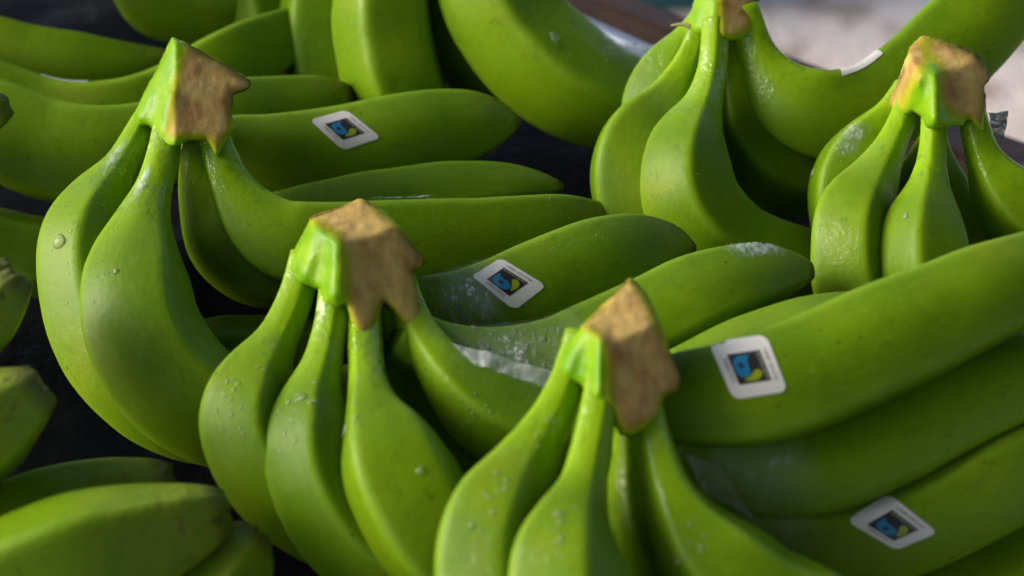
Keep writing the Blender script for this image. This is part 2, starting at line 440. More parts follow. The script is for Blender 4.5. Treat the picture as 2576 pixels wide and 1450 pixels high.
# ================================================================== THE PLACE
def strip(name, pts, mtl, **tags):
    org = pts[0].copy()
    return obj(name, mesh(name, [p-org for p in pts], [tuple(range(len(pts)))], mtl, smooth=False), **tags), org
def box(name, a, b, wid, h, mtl, parent=None, bev=.002, n=1, **tags):
    """beam from a to b (top centre line), wid wide to its right, h deep"""
    d = (b-a); L = d.length; d.normalize(); s_ = Vector((d.y, -d.x, 0)).normalized(); u = Vector((0, 0, 1))
    bm = bmesh.new(); vs = []
    for k in (0, 1):
        for (q, z) in ((0, 0), (wid, 0), (wid, -h), (0, -h)): vs.append(bm.verts.new(d*L*k+s_*q+u*z))
    for f in ((0, 1, 2, 3), (7, 6, 5, 4), (0, 4, 5, 1), (1, 5, 6, 2), (2, 6, 7, 3), (3, 7, 4, 0)): bm.faces.new([vs[i] for i in f])
    bmesh.ops.recalc_face_normals(bm, faces=bm.faces)
    bmesh.ops.bevel(bm, geom=list(bm.edges), offset=bev, segments=2, affect='EDGES')
    me = bpy.data.meshes.new(name); bm.to_mesh(me); bm.free(); me.materials.append(mtl)
    o = obj(name, me, parent, **tags); o.location = a-(Vector(parent.location) if parent else Vector()); return o

# concrete ground far below the stall
m, nt_, bs = mat('pale_concrete'); t = NT(nt_)
geo = t.n('ShaderNodeTexCoord').outputs['Object']
c = t.mix(t.ramp(t.noise(geo, 2.6, 3), .35, .65), (.80, .68, .61), (.62, .51, .45))
c = t.mix(t.ramp(t.noise(geo, 9, 3, .6), .50, .62, 0, .8), c, (.33, .23, .18))
c = t.mix(t.ramp(t.noise(geo, 22, 3, .6), .60, .70, 0, .5), c, (.22, .18, .16))
t.l(c, bs.inputs['Base Color']); bs.inputs['Roughness'].default_value = .8
b = t.n('ShaderNodeBump'); b.inputs['Distance'].default_value = .01; t.l(t.noise(geo, 60, 4), b.inputs['Height']); t.l(b.outputs[0], bs.inputs['Normal'])
g = mesh('ground', [(-40, -40, 0), (40, -40, 0), (40, 60, 0), (-40, 60, 0)], [(0, 1, 2, 3)], m, smooth=False)
o = obj('ground', g, kind='structure'); o.location = (0, 0, -.8)

# unseen canvas awning added for shade: only the left and the ground beyond get open daylight
m, nt_, bs = mat('awning_canvas'); t = NT(nt_)
geo = t.n('ShaderNodeTexCoord').outputs['Object']
t.l(t.mix(t.noise(geo, 3, 3), (.035, .03, .025), (.05, .043, .035)), bs.inputs['Base Color']); bs.inputs['Roughness'].default_value = .9
V_ = []; Fc = []
for i in range(25):
    for j in range(25):
        x = -.75+4.5*i/24; y = -3.2+4.1*j/24
        V_.append((x, y, .05*math.sin(math.pi*i/24)+.012*math.sin(i*1.3+j*.4)))
Fc = [(i*25+j, (i+1)*25+j, (i+1)*25+j+1, i*25+j+1) for i in range(24) for j in range(24)]
o = obj('stall_awning', mesh('stall_awning', V_, Fc, m), label='dark canvas awning stretched above the whole stall', category='awning'); o.location = (0, 0, 1.45)
md = o.modifiers.new('thickness', 'SOLIDIFY'); md.thickness = .004

# black tray the fruit lies in: wrinkled plastic liner, pale rim at the back right
m, nt_, bs = mat('black_liner'); t = NT(nt_)
geo = t.n('ShaderNodeTexCoord').outputs['Object']
c = t.mix(t.ramp(t.noise(geo, 9, 5, .6), .5, .75), (.002, .002, .0025), (.006, .006, .007))
t.l(t.mix(t.ramp(t.noise(t.scalevec(geo, (30, 10, 10)), 1, 5, .7), .60, .80, 0, .8), c, (.045, .045, .045)), bs.inputs['Base Color'])
t.l(t.ramp(t.noise(geo, 20, 3), .35, .7, .35, .6), bs.inputs['Roughness']); bs.inputs['Specular IOR Level'].default_value = .04
b = t.n('ShaderNodeBump'); b.inputs['Distance'].default_value = .004; b.inputs['Strength'].default_value = .6
t.l(t.noise(geo, 35, 5, .6), b.inputs['Height']); t.l(b.outputs[0], bs.inputs['Normal'])
M_LINER = m
rimA, rimB = onz(1330, -28, .03), onz(3200, 800, .03)
rd = (rimB-rimA).normalized(); rn = Vector((rd.y, -rd.x, 0)).normalized()
if rn.y > 0: rn = -rn                       # towards the fruit
tray = bpy.data.objects.new('display_tray', None); SC.collection.objects.link(tray); tray.location = (0, .8, 0)
tray['label'] = 'black tray lined with wrinkled plastic under all the bananas'; tray['category'] = 'tray'
rimA0 = rimA-rd*.55
def liner_pt(i, j, N=150):
    p = rimA0+rd*(1.35*i/N)+rn*(.012+1.0*j/N)
    z = .006*mnoise.noise(Vector((p.x*9, p.y*9, 0)))+.003*mnoise.noise(Vector((p.x*31, p.y*22, 3)))
    return Vector((p.x, p.y, z+.006))-tray.location
N = 150
V_ = [liner_pt(i, j) for i in range(N+1) for j in range(N+1)]
Fc = [(i*(N+1)+j, i*(N+1)+j+1, (i+1)*(N+1)+j+1, (i+1)*(N+1)+j) for i in range(N) for j in range(N)]
obj('liner', mesh('liner', V_, Fc, M_LINER), tray)
m, nt_, bs = mat('pale_rim'); bs.inputs['Base Color'].default_value = (.36, .40, .48, 1); bs.inputs['Roughness'].default_value = .28; bs.inputs['Metallic'].default_value = .5
box('rim', rimA0, rimB, .009, .045, m, tray)

# brown wooden board beyond the tray
m, nt_, bs = mat('brown_wood'); t = NT(nt_)
geo = t.n('ShaderNodeTexCoord').outputs['Object']
mp = t.n('ShaderNodeMapping'); mp.inputs['Rotation'].default_value = (0, 0, -math.atan2(rd.y, rd.x)); mp.inputs['Scale'].default_value = (6, 60, 60)
t.l(geo, mp.inputs[0])
c = t.mix(t.ramp(t.noise(mp.outputs[0], 1, 5, .6), .3, .7), (.022, .011, .007), (.065, .032, .022))
t.l(c, bs.inputs['Base Color']); bs.inputs['Roughness'].default_value = .5
M_WOOD = m
bench = bpy.data.objects.new('wooden_bench', None); SC.collection.objects.link(bench)
bA, bB = onz(1350, -60, .012), onz(3300, 762, .012)
wA, wB = onz(1500, -44, .012), onz(3300, 614, .012)
bench.location = bA; bench['label'] = 'dark brown wooden stall edge running past the tray at the back right'; bench['category'] = 'bench'
top = [wA, wB, bB-rn*(-.0), bA]
V_ = [p-bA for p in top]+[p-bA-Vector((0, 0, .04)) for p in top]
bm = bmesh.new(); vs = [bm.verts.new(v) for v in V_]
for f in ((0, 1, 2, 3), (7, 6, 5, 4), (0, 4, 5, 1), (1, 5, 6, 2), (2, 6, 7, 3), (3, 7, 4, 0)): bm.faces.new([vs[i] for i in f])
bmesh.ops.recalc_face_normals(bm, faces=bm.faces); bmesh.ops.bevel(bm, geom=list(bm.edges), offset=.003, segments=2, affect='EDGES')
me = bpy.data.meshes.new('board'); bm.to_mesh(me); bm.free(); me.materials.append(M_WOOD); obj('board', me, bench)
# teal box standing on the ground beyond
m = flat_material('teal_plastic', (.01, .09, .10), .4)
q = onz(1690, 48, -.8)
o = box('storage_box', q+Vector((-.25, 0, .3)), q+Vector((.065, .02, .3)), -.3, .3, m, None, .01, label='teal box standing on the pale ground behind the stall edge', category='box')

# ------------------------------------------------------------------ bunches
bA_ = bunch('A', 'bunch at centre left whose crown has a flat tan cut face and hooked corner', P(560, 900, 76))
add(bA_, 'A1', [(372,285,75.6,28),(350,330,75.2,32),(305,415,74.3,42),(245,510,73.4,78),(218,600,72.6,110),(224,710,72,121),(265,850,71.3,123),(360,975,70.8,118),(500,1050,70.8,110),(660,1050,72,90),(790,1000,73.5,40)], 14, wet=True)
add(bA_, 'A2', [(422,320,74,36),(410,390,73.2,40),(388,470,72.5,45),(362,550,71.8,64),(345,640,70.8,98),(342,730,69.8,124),(362,840,69.1,132),(428,950,68.8,133),(530,1030,68.8,130),(660,1060,69.6,115),(800,1020,71,90),(900,950,72.5,40)], 0, ridges=[-30, 78, 150, 215, 272], flat=.7)
add(bA_, 'A3', [(505,330,75.4,36),(500,420,75.8,50),(524,520,75.8,76),(560,600,75.6,98),(630,665,75.5,100),(720,690,75.5,85),(790,700,76,40)], 40)
add(bA_, 'A4', [(532,320,74.2,40),(556,400,73.8,46),(588,480,73.6,60),(640,555,73.5,88),(720,612,73.5,108),(850,620,73.8,113),(1000,612,74.2,109),(1150,603,74.6,105),(1300,590,75.2,99),(1430,570,75.8,80),(1520,555,76.2,48),(1562,550,76.4,20)], 0, ridges=[-58, 46, 131, 216], flat=0.75, label='long banana lying to the right')
add(bA_, 'A5', [(700,560,78,70),(900,530,78.2,85),(1080,500,78.6,82),(1230,480,79,68),(1340,472,79.3,44),(1415,472,79.6,12)], 0, ridges=[-80, 14, 102, 191], flat=0.85, stalk=False)
add(bA_, 'A6', [(480,330,78,50),(560,370,79,80),(680,392,79.5,98),(800,390,80,105),(920,374,80.3,109),(1040,350,80.6,110),(1130,330,81,100),(1210,315,81.2,80),(1275,308,81.4,44),(1308,312,81.5,12)], 0, ridges=[-74, 48, 127, 206], flat=0.6, label='banana with a white printed sticker')
add(bA_, 'A7', [(420,900,73.5,60),(560,880,73.6,78),(700,880,74,80),(840,870,74.5,50)], -20, stalk=False)
crown(bA_, [(432,92),(470,108),(560,160),(606,186),(632,206),(628,224),(600,236),(588,240),(582,290),(594,325),(572,350),(560,372),(548,400),(536,385),(518,355),(480,352),(440,372),(400,372),(382,325),(374,318),(345,318),(332,296),(350,262),(400,165)],
      [[(472,108),(560,158),(640,200),(632,228),(592,242),(588,300),(580,345),(560,372),(545,420),(520,358),(482,350),(430,345),(422,330),(440,220)]],
      [(440,250,73.0,.004,-.006),(440,250,73.0,-.020,-.006)], 2.6, bumps=[(352,295,372,240,20,.35),(402,330,425,240,20,.3)])

bL = bunch('L', 'dim bunch at upper left, its bananas running behind the hooked crown', P(-150, 350, 84))
add(bL, 'L0', [(-300,-60,88,60),(-120,-150,87,110),(80,-175,87,130),(260,-175,87,120),(360,-185,87.5,60)], -30)  # unseen banana added to shade the fruit at the top left
add(bL, 'L6', [(-640,560,75,70),(-500,560,75,115),(-300,556,75,118),(-180,572,75.5,90),(-95,585,76,30)], -30)  # out-of-view banana, added to block light from the low left fruit
add(bL, 'L7', [(-640,330,77,80),(-480,320,77,118),(-300,310,77,118),(-190,300,77.5,70),(-130,296,78,30)], -30)  # also unseen, added to dim the long banana at the left
add(bL, 'L1', [(-220,30,88,55),(-60,110,88,82),(80,148,88,86),(200,160,88,80),(320,160,88,56),(400,148,88,30),(440,138,88,10)], 0, ridges=[-60, 48, 132, 216], flat=0.7)
add(bL, 'L2', [(-220,150,85,75),(0,240,85,92),(150,290,85,94),(300,288,85,94),(430,248,85.5,93),(560,172,86,93),(660,122,87,87),(760,72,88,60),(840,30,89,22)], 0, ridges=[-52, 48, 134, 221], flat=0.8)
add(bL, 'L3', [(-240,230,81,90),(0,333,81,121),(130,385,81,126),(260,395,81,123),(400,370,81.5,116),(560,315,82.5,108),(700,288,83.5,92),(800,262,84,70),(860,245,84.3,46),(880,240,84.4,30)], 0, ridges=[-66, 46, 128, 211], flat=0.7)
add(bL, 'L4', [(-200,560,80.5,90),(0,625,80.5,98),(130,650,80.5,96),(260,650,80.5,80)], -40, stalk=False)
add(bL, 'L5', [(-150,330,76,70),(-60,295,76,60),(0,272,76.2,42),(22,264,76.3,24)], -30, ragged=True, stalk=False)

bT = bunch('T', 'bunch at top centre with thick bananas pointing down, crown above the frame', P(980, 200, 90))
add(bT, 'T1', [(520,-260,91,45),(430,-150,91,100),(405,-50,91,138),(455,-5,91,128),(600,20,91,110),(720,0,92,90),(800,-40,92,30)], -10)
add(bT, 'T2', [(700,-250,90,45),(668,-100,90,90),(668,0,90,98),(695,90,90,98),(760,170,90.5,85),(830,210,91,40)], 15)
add(bT, 'T3', [(870,-280,88,45),(828,-130,88,80),(812,0,88,98),(815,100,88,104),(845,210,88,104),(920,290,88.5,90),(1000,330,89.5,40)], 38)
add(bT, 'T4', [(970,-280,85.5,48),(965,-130,85.5,90),(966,-20,85,118),(975,100,85,129),(1003,220,85,128),(1060,310,85.5,100),(1110,350,86.5,40)], 25, wet=True)
add(bT, 'T5', [(1090,-250,88,45),(1110,-100,88,80),(1150,20,86.6,95),(1195,130,87,98),(1250,220,88,78),(1290,260,90,30)], 10)
add(bT, 'T6', [(1180,-280,85,50),(1190,-150,84.5,95),(1240,-20,84,128),(1310,90,84,136),(1400,175,84,137),(1500,238,84,128),(1620,275,84.5,112),(1760,285,85.5,90),(1850,270,87,40)], 2)

bC = bunch('C', 'bunch at top right, crown cut off by the frame, longest banana sweeping up right', P(1850, 450, 80))
add(bC, 'C1', [(1760,40,79.8,25),(1728,90,79.8,32),(1684,160,79.9,62),(1652,240,80,82),(1660,330,80,90),(1720,420,80.5,88),(1800,480,81,40)], 0)
add(bC, 'C2', [(1765,40,78.5,28),(1750,100,78.5,30),(1722,170,78.3,38),(1680,245,78,56),(1622,325,77.6,95),(1592,400,77.2,111),(1596,490,77,115),(1650,590,77,112),(1750,650,77.5,95),(1880,680,78.5,70),(2000,680,79.5,30)], -24)
add(bC, 'C3', [(1800,50,77.5,32),(1797,130,77.3,34),(1786,200,77,38),(1766,270,76.5,50),(1735,350,76,88),(1725,430,75.6,112),(1745,520,75.4,118),(1820,605,75.5,113),(1930,650,76,98),(2060,665,77,75),(2160,650,78,30)], 0)
add(bC, 'C4', [(1840,60,79.5,30),(1842,130,79.5,34),(1850,220,79.5,62),(1880,320,79.5,92),(1950,410,79.5,107),(2050,440,80,100),(2160,440,81,80),(2240,410,82,35)], 20)
add(bC, 'C5', [(1868,20,78,42),(1888,80,78,42),(1912,145,78,50),(1948,210,78,78),(2005,262,78,104),(2092,291,78.2,115),(2195,272,78.5,119),(2300,205,79,122),(2400,115,79.5,121),(2490,20,80,115),(2600,-90,81,90),(2680,-180,82,30)], 0, ridges=[-58, 58, 139, 220], flat=0.75)
crown(bC, [(1762,-90),(1880,-95),(1908,-40),(1910,30),(1892,78),(1870,96),(1840,103),(1812,96),(1795,96),(1768,86),(1762,96),(1732,74),(1728,55),(1742,20)],
      [[(1818,-95),(1915,-95),(1915,20),(1885,80),(1840,106),(1808,94),(1814,0)]],
      [(1818,0,77.2,.005,-.005),(1818,0,77.2,-.016,-.005)], 2.2, bumps=[(1748,70,1765,0,18,.3),(1785,85,1795,0,18,.35)], seed=3)
# dry fibre sticking out of the crown
V_ = []; Fc = []
for i in range(9):
    k = i/8; c0 = P(1735-48*k, 66-2*math.sin(k*3)*2, 78.2); r_ = .0011*(1-.6*k)
    for j in range(8):
        a = j*math.pi/4; V_.append(c0+UP*r_*math.cos(a)+FW*r_*math.sin(a)-Vector(bC.location))
Fc = [(i*8+j, i*8+(j+1) % 8, (i+1)*8+(j+1) % 8, (i+1)*8+j) for i in range(8) for j in range(8)]
obj('dry_fibre', mesh('dry_fibre', V_, Fc, flat_material('straw', (.45, .40, .16), .6)), bC)

bD = bunch('D', 'bunch at right edge with a chunky brown crown cut on top and both sides', P(2330, 560, 76))
add(bD, 'D1', [(2272,210,75,22),(2238,280,75,36),(2182,350,75,64),(2138,430,74.8,90),(2132,520,74.8,98),(2170,620,75,98),(2260,680,75.5,80),(2350,700,76,35)], -35, wet=True)
add(bD, 'D2', [(2290,240,74,30),(2270,300,73.8,33),(2240,368,73.5,40),(2200,445,73,62),(2156,535,72.5,102),(2146,630,72,112),(2160,740,72,115),(2220,850,72.5,110),(2330,930,73,90),(2430,960,74,30)], -22, twist=-20, wet=True)
add(bD, 'D3', [(2350,250,73,32),(2350,330,72.7,34),(2345,400,72.3,37),(2337,470,71.8,52),(2325,560,71.2,93),(2325,650,70.8,114),(2345,750,70.8,115),(2410,850,71,110),(2520,920,72,95),(2640,940,73,40)], 6, wet=True)
add(bD, 'D4', [(2352,330,76,28),(2345,385,76,52),(2345,450,76,82),(2370,550,76,95),(2450,640,76.5,95),(2560,680,77,60)], 10)
add(bD, 'D5', [(2440,260,73,36),(2456,330,73,38),(2478,400,73,48),(2525,480,73,86),(2590,540,73.2,110),(2690,560,73.5,115),(2800,520,74,100),(2900,440,75,40)], 15)
crown(bD, [(2320,88),(2345,92),(2400,112),(2452,132),(2478,160),(2492,196),(2476,218),(2482,262),(2476,300),(2478,338),(2456,326),(2436,300),(2420,320),(2392,316),(2384,322),(2330,322),(2318,292),(2296,282),(2290,290),(2252,286),(2240,278),(2230,262),(2248,226),(2262,196),(2290,118)],
      [[(2318,84),(2335,95),(2330,150),(2292,215),(2262,285),(2225,275),(2225,250),(2285,115)],
       [(2318,84),(2455,125),(2500,195),(2482,220),(2490,262),(2484,345),(2430,305),(2392,285),(2368,240),(2372,185),(2365,160),(2330,135)]],
      [(2370,160,72.2,0,-.020),(2375,200,71.7,.006,-.003),(2340,200,71.8,-.006,-.003),(2300,200,72.2,-.03,.004)], 2.4,
      bumps=[(2278,270,2315,190,20,.35),(2350,300,2350,190,22,.4)], seed=5)

bG = bunch('G', 'pale green sliver of a banana bunch past the right edge, between two long bananas', P(2640, 900, 70))
add(bG, 'G1', [(2650,640,69,40),(2625,740,69,72),(2608,840,69,110),(2620,960,69,115),(2700,1060,69,90),(2800,1100,69,40)], -15)

bE = bunch('E', 'banana bunch in the middle with a broad brown crown forking down onto two stalks', P(950, 1250, 70))
add(bE, 'E1', [(768,640,67.4,38),(752,720,67,42),(727,790,66.6,47),(692,860,66.2,54),(652,938,65.6,86),(626,1030,65,117),(640,1120,64.6,121),(700,1215,64.4,118),(800,1300,64.5,112),(930,1360,65,95),(1060,1390,66,40)], -8, wet=True)
add(bE, 'E2', [(842,670,66.4,36),(838,760,66,38),(829,840,65.6,43),(810,920,65,50),(788,1000,64.4,74),(782,1085,63.8,110),(792,1180,63.3,118),(842,1290,63,121),(930,1390,63,118),(1050,1450,63.3,105),(1180,1480,64,40)], 4, twist=10, wet=True)
add(bE, 'E3', [(905,700,66.4,40),(915,790,66.0,44),(919,880,65.1,46),(926,965,64.0,52),(940,1035,63.2,76),(968,1110,62.7,124),(1000,1200,62.2,150),(1080,1350,61.8,148),(1180,1440,62,130),(1300,1470,62.5,80)], 32, wet=True)
add(bE, 'E4', [(978,770,67,34),(1002,880,67,55),(1040,980,67,80),(1090,1075,66.8,95),(1170,1150,66.8,95),(1280,1180,67.2,80),(1400,1170,68,30)], 25)
add(bE, 'E5', [(1005,700,66.9,42),(1030,785,66.6,46),(1068,860,66.0,52),(1120,935,65.3,68),(1190,1010,65.2,98),(1285,1075,65.2,114),(1400,1098,65.5,118),(1540,1090,66,112),(1680,1070,67,90),(1790,1040,68,35)], -6, twist=-40)
add(bE, 'E6', [(960,740,68.5,60),(1040,782,69,92),(1150,797,69.5,110),(1280,767,70,120),(1400,716,70.5,123),(1510,672,71,118),(1600,638,71.6,96),(1680,622,72.2,62),(1730,622,72.5,28),(1748,625,72.6,10)], 0, ridges=[-70, 44, 126, 208], flat=0.6, wet=True, label='banana with a white printed sticker and water beads')
add(bE, 'E7', [(1000,850,66.5,80),(1110,910,66.8,92),(1250,938,67.2,108),(1400,924,67.6,118),(1530,875,68,121),(1650,818,68.4,119),(1760,762,68.8,113),(1870,717,69.3,96),(1960,692,69.7,70),(2020,684,70,38),(2038,684,70.1,26)], 0, ridges=[-76, 24, 110, 197], flat=0.75, wet=True)
crown(bE, [(906,498),(935,512),(962,526),(1004,566),(1042,622),(1070,652),(1060,676),(1040,682),(1052,730),(1066,790),(1072,842),(1036,842),(1006,806),(978,772),(964,762),(956,800),(942,850),(926,892),(905,872),(882,806),(868,762),(850,776),(812,766),(802,728),(790,726),(746,712),(738,692),(718,682),(730,650),(748,615),(778,562),(783,545),(840,526)],
      [[(775,545),(906,490),(1080,650),(1052,690),(1080,850),(1036,846),(975,775),(962,770),(930,900),(900,872),(878,800),(872,700),(866,625),(850,590),(800,566)]],
      [(900,600,65.6,0,-.022),(870,650,65.2,.006,-.0035),(855,650,65.25,-.012,-.0035)], 2.6,
      bumps=[(762,690,800,590,26,.35),(836,740,842,610,26,.45)], seed=2)

bF = bunch('F', 'nearest banana bunch, blurred, its pointed orange brown crown right of the centre', P(1650, 1500, 64))
add(bF, 'F1', [(1455,840,60.8,38),(1428,950,60.3,44),(1390,1040,59.8,53),(1342,1125,59.3,70),(1292,1215,58.8,104),(1254,1305,58.3,142),(1237,1420,57.9,158),(1260,1540,57.6,158),(1340,1650,57.6,150),(1480,1720,58,120),(1620,1740,59,50)], -14, wet=True)
add(bF, 'F2', [(1512,860,59.8,40),(1514,960,59.3,42),(1501,1050,58.8,46),(1483,1140,58.3,52),(1462,1235,57.7,66),(1434,1320,57.1,104),(1420,1410,56.6,143),(1430,1520,56.2,158),(1490,1640,56,150),(1620,1720,56.5,130),(1760,1740,57.5,60)], -18, wet=True)
add(bF, 'F3', [(1582,1020,61.2,38),(1592,1150,61.2,50),(1602,1250,61.2,76),(1635,1350,61,102),(1700,1450,61,115),(1820,1520,61.2,80)], 20)
add(bF, 'F4', [(1615,990,60.2,42),(1640,1090,59.6,45),(1662,1170,59,49),(1694,1260,58.6,70),(1750,1360,58.4,116),(1830,1450,58.2,146),(1940,1530,58.2,150),(2080,1570,58.5,140),(2220,1560,59,80)], 28, wet=True)
add(bF, 'F5', [(1560,950,62,80),(1660,1000,62,110),(1780,1006,62,126),(1900,990,62.1,139),(2050,939,62.3,141),(2200,872,62.6,139),(2350,806,63,133),(2480,746,63.5,124),(2600,697,64,108),(2720,640,64.5,85),(2820,620,65,30)], 0, ridges=[-72, 46, 126, 207], flat=0.62, label='banana with a white printed sticker')
add(bF, 'F6', [(1720,960,65.5,80),(1850,902,65.8,88),(1980,852,66.3,88),(2100,815,66.8,76),(2200,790,67.2,50),(2290,770,67.6,15)], -30, stalk=False)
add(bF, 'F7', [(1640,1080,62.5,80),(1740,1130,62.6,100),(1850,1175,62.8,121),(1960,1185,63,129),(2080,1165,63.2,131),(2220,1105,63.5,131),(2360,1035,64,129),(2500,975,64.5,118),(2640,925,65,90),(2740,900,65.5,30)], 0, ridges=[-80, 50, 126, 203], flat=0.5, wet=True)
add(bF, 'F8', [(1680,1180,62.8,80),(1780,1262,63.2,105),(1900,1325,63.6,128),(2050,1352,64,142),(2200,1330,64.2,148),(2350,1272,64.4,150),(2500,1195,64.6,145),(2640,1120,65,115),(2760,1060,65.5,40)], 0, ridges=[-18, 60, 154, 248], flat=0.6, wet=True, label='banana with a blurred white sticker')
add(bF, 'F9', [(2150,1600,65,80),(2300,1580,65,125),(2450,1520,65.2,142),(2600,1430,65.5,140),(2740,1340,66,100)], -50, stalk=False)
crown(bF, [(1585,698),(1606,712),(1630,742),(1662,812),(1690,890),(1714,948),(1706,982),(1680,994),(1668,1000),(1660,1042),(1625,1075),(1590,1098),(1560,1096),(1545,1064),(1536,1030),(1520,1020),(1476,1012),(1466,975),(1455,968),(1406,956),(1394,915),(1412,880),(1442,845),(1470,812),(1530,752)],
      [[(1462,815),(1585,690),(1722,950),(1710,990),(1672,1002),(1665,1050),(1600,1105),(1548,1090),(1538,1010),(1534,920),(1522,862),(1490,835)]],
      [(1520,840,59.3,0,-.016),(1540,900,58.8,.006,-.003),(1525,900,58.85,-.011,-.003)], 2.6,
      bumps=[(1425,930,1470,830,24,.3),(1500,990,1505,860,24,.45)], seed=4)

bP = bunch('P', 'banana bunch in the lower left corner, three blunt ragged tips pointing right', P(-100, 1500, 64))
add(bP, 'P1', [(-200,1450,63.6,105),(-50,1372,63.6,118),(100,1306,63.6,112),(230,1262,64.2,96),(340,1240,64.5,80),(405,1226,64.7,68),(436,1222,64.8,56)], 0, ridges=[-78, 30, 113, 197], flat=0.8, ragged=True, stalk=False)
add(bP, 'P2', [(-200,1580,60,140),(0,1485,60,172),(150,1422,60,176),(300,1370,60.2,158),(420,1332,60.4,126),(500,1304,60.6,98),(545,1291,60.8,76),(568,1286,60.9,58)], 0, ridges=[-28, 58, 149, 240], flat=0.85, ragged=True, stalk=False)
add(bP, 'P3', [(400,1750,60,140),(480,1600,60.5,135),(550,1485,61,112),(598,1405,61.5,94),(632,1355,61.8,66),(645,1338,61.9,46)], 0, ragged=True, stalk=False)
bQ = bunch('Q', 'banana bunch at the left edge of which only ragged blunt tips enter the frame', P(-150, 950, 66))
add(bQ, 'Q1', [(-200,800,66,100),(-100,745,66,80),(-20,705,66.2,58),(32,684,66.3,38)], -20, ragged=True, stalk=False)
add(bQ, 'Q2', [(-200,920,65,110),(-100,850,65,105),(-20,780,65,88),(30,728,65.2,56),(52,700,65.3,36)], -20, ragged=True, stalk=False)
add(bQ, 'Q3', [(-250,1190,62,140),(-120,1130,62,142),(-20,1060,62,128),(60,1003,62.3,92),(105,968,62.5,58)], -25, ragged=True, stalk=False)

# ------------------------------------------------------------------ ray on the fruit
def hit(x, y, keys=None):
    d = ray(x, y).normalized(); best = None
    for k in (keys or ALL):
        b = ALL[k]; h = b.bvh.ray_cast(CAM, d)
        if h[0] is not None and (best is None or h[3] < best[2]): best = (h[0], h[1], h[3], b)
    return best

# ------------------------------------------------------------------ stickers
def text_mesh(s, size_u, hgt):
    cu = bpy.data.curves.new('t', 'FONT'); cu.body = s; cu.align_x = 'CENTER'; cu.resolution_u = 3
    ob = bpy.data.objects.new('t', cu); SC.collection.objects.link(ob)
    me = bpy.data.meshes.new_from_object(ob.evaluated_get(bpy.context.evaluated_depsgraph_get()))
    V_ = [v.co.copy() for v in me.vertices]; Fc = [tuple(p.vertices) for p in me.polygons]
    bpy.data.objects.remove(ob); bpy.data.curves.remove(cu); bpy.data.meshes.remove(me)
    x0 = min(v.x for v in V_); x1 = max(v.x for v in V_); y0 = min(v.y for v in V_); y1 = max(v.y for v in V_)
    return [((v.x-(x0+x1)/2)/(x1-x0)*size_u, (v.y-(y0+y1)/2)/(y1-y0)*hgt) for v in V_], Fc
TXT = {}
for s_, a_, b_ in (('COLOMBIA', .80, .105), ('FLO-ID 18471', 1.02, .105), ('FAIRTRADE', .88, .095)): TXT[s_] = text_mesh(s_, a_, b_)
def ringshape(pts, c, n):
    V_ = [c]; Fc = []
    m_ = len(pts)
    for k in range(1, n+1):
        for p in pts: V_.append((c[0]+(p[0]-c[0])*k/n, c[1]+(p[1]-c[1])*k/n))
    for j in range(m_): Fc.append((0, 1+j, 1+(j+1) % m_))
    for k in range(n-1):
        for j in range(m_):
            a = 1+k*m_+j; b2 = 1+k*m_+(j+1) % m_; Fc.append((a, a+m_, b2+m_, b2))
    return V_, Fc
def smoothpoly(pts, n=5):
    a = np.array(pts); m_ = len(a); out = []
    for i in range(m_):
        p0, p1, p2, p3 = a[i-1], a[i], a[(i+1) % m_], a[(i+2) % m_]
        for k in range(n):
            t_ = k/n; out.append(tuple(.5*((2*p1)+(-p0+p2)*t_+(2*p0-5*p1+4*p2-p3)*t_*t_+(-p0+3*p1-3*p2+p3)*t_**3)))
    return out
def rounded(hw, hh, r, n=10):
    o_ = []
    for cx, cy, a0 in ((hw-r, hh-r, 0), (-hw+r, hh-r, 90), (-hw+r, -hh+r, 180), (hw-r, -hh+r, 270)):
        for k in range(n+1):
            a = R(a0+90*k/n); o_.append((cx+r*math.cos(a), cy+r*math.sin(a)))
        # straight run
        nx_ = [(-hw+r, hh), (-hw, -hh+r), (hw-r, -hh), (hw, hh-r)][len(o_)//(n+1+5)] if False else None
    res = []
    for i in range(len(o_)):
        a = o_[i]; b2 = o_[(i+1) % len(o_)]; res.append(a)
        if math.dist(a, b2) > .2:
            for k in range(1, 8): res.append((a[0]+(b2[0]-a[0])*k/8, a[1]+(b2[1]-a[1])*k/8))
    return res
BLUE = smoothpoly([(.39,-.13),(.41,.08),(.385,.26),(.27,.385),(.09,.44),(-.09,.435),(-.22,.38),(-.29,.27),(-.27,.13),(-.18,.04),(-.04,.0),(.12,.0),(.24,-.02),(.32,-.07)], 4)
LEAFP = smoothpoly([(-.37,.29),(-.28,.10),(-.17,-.06),(-.09,-.18),(-.11,-.27),(-.22,-.31),(-.34,-.25),(-.42,-.11),(-.44,.04),(-.42,.17)], 4)
CIRC = [(.085+.085*math.cos(i*math.pi/10), .215+.085*math.sin(i*math.pi/10)) for i in range(20)]
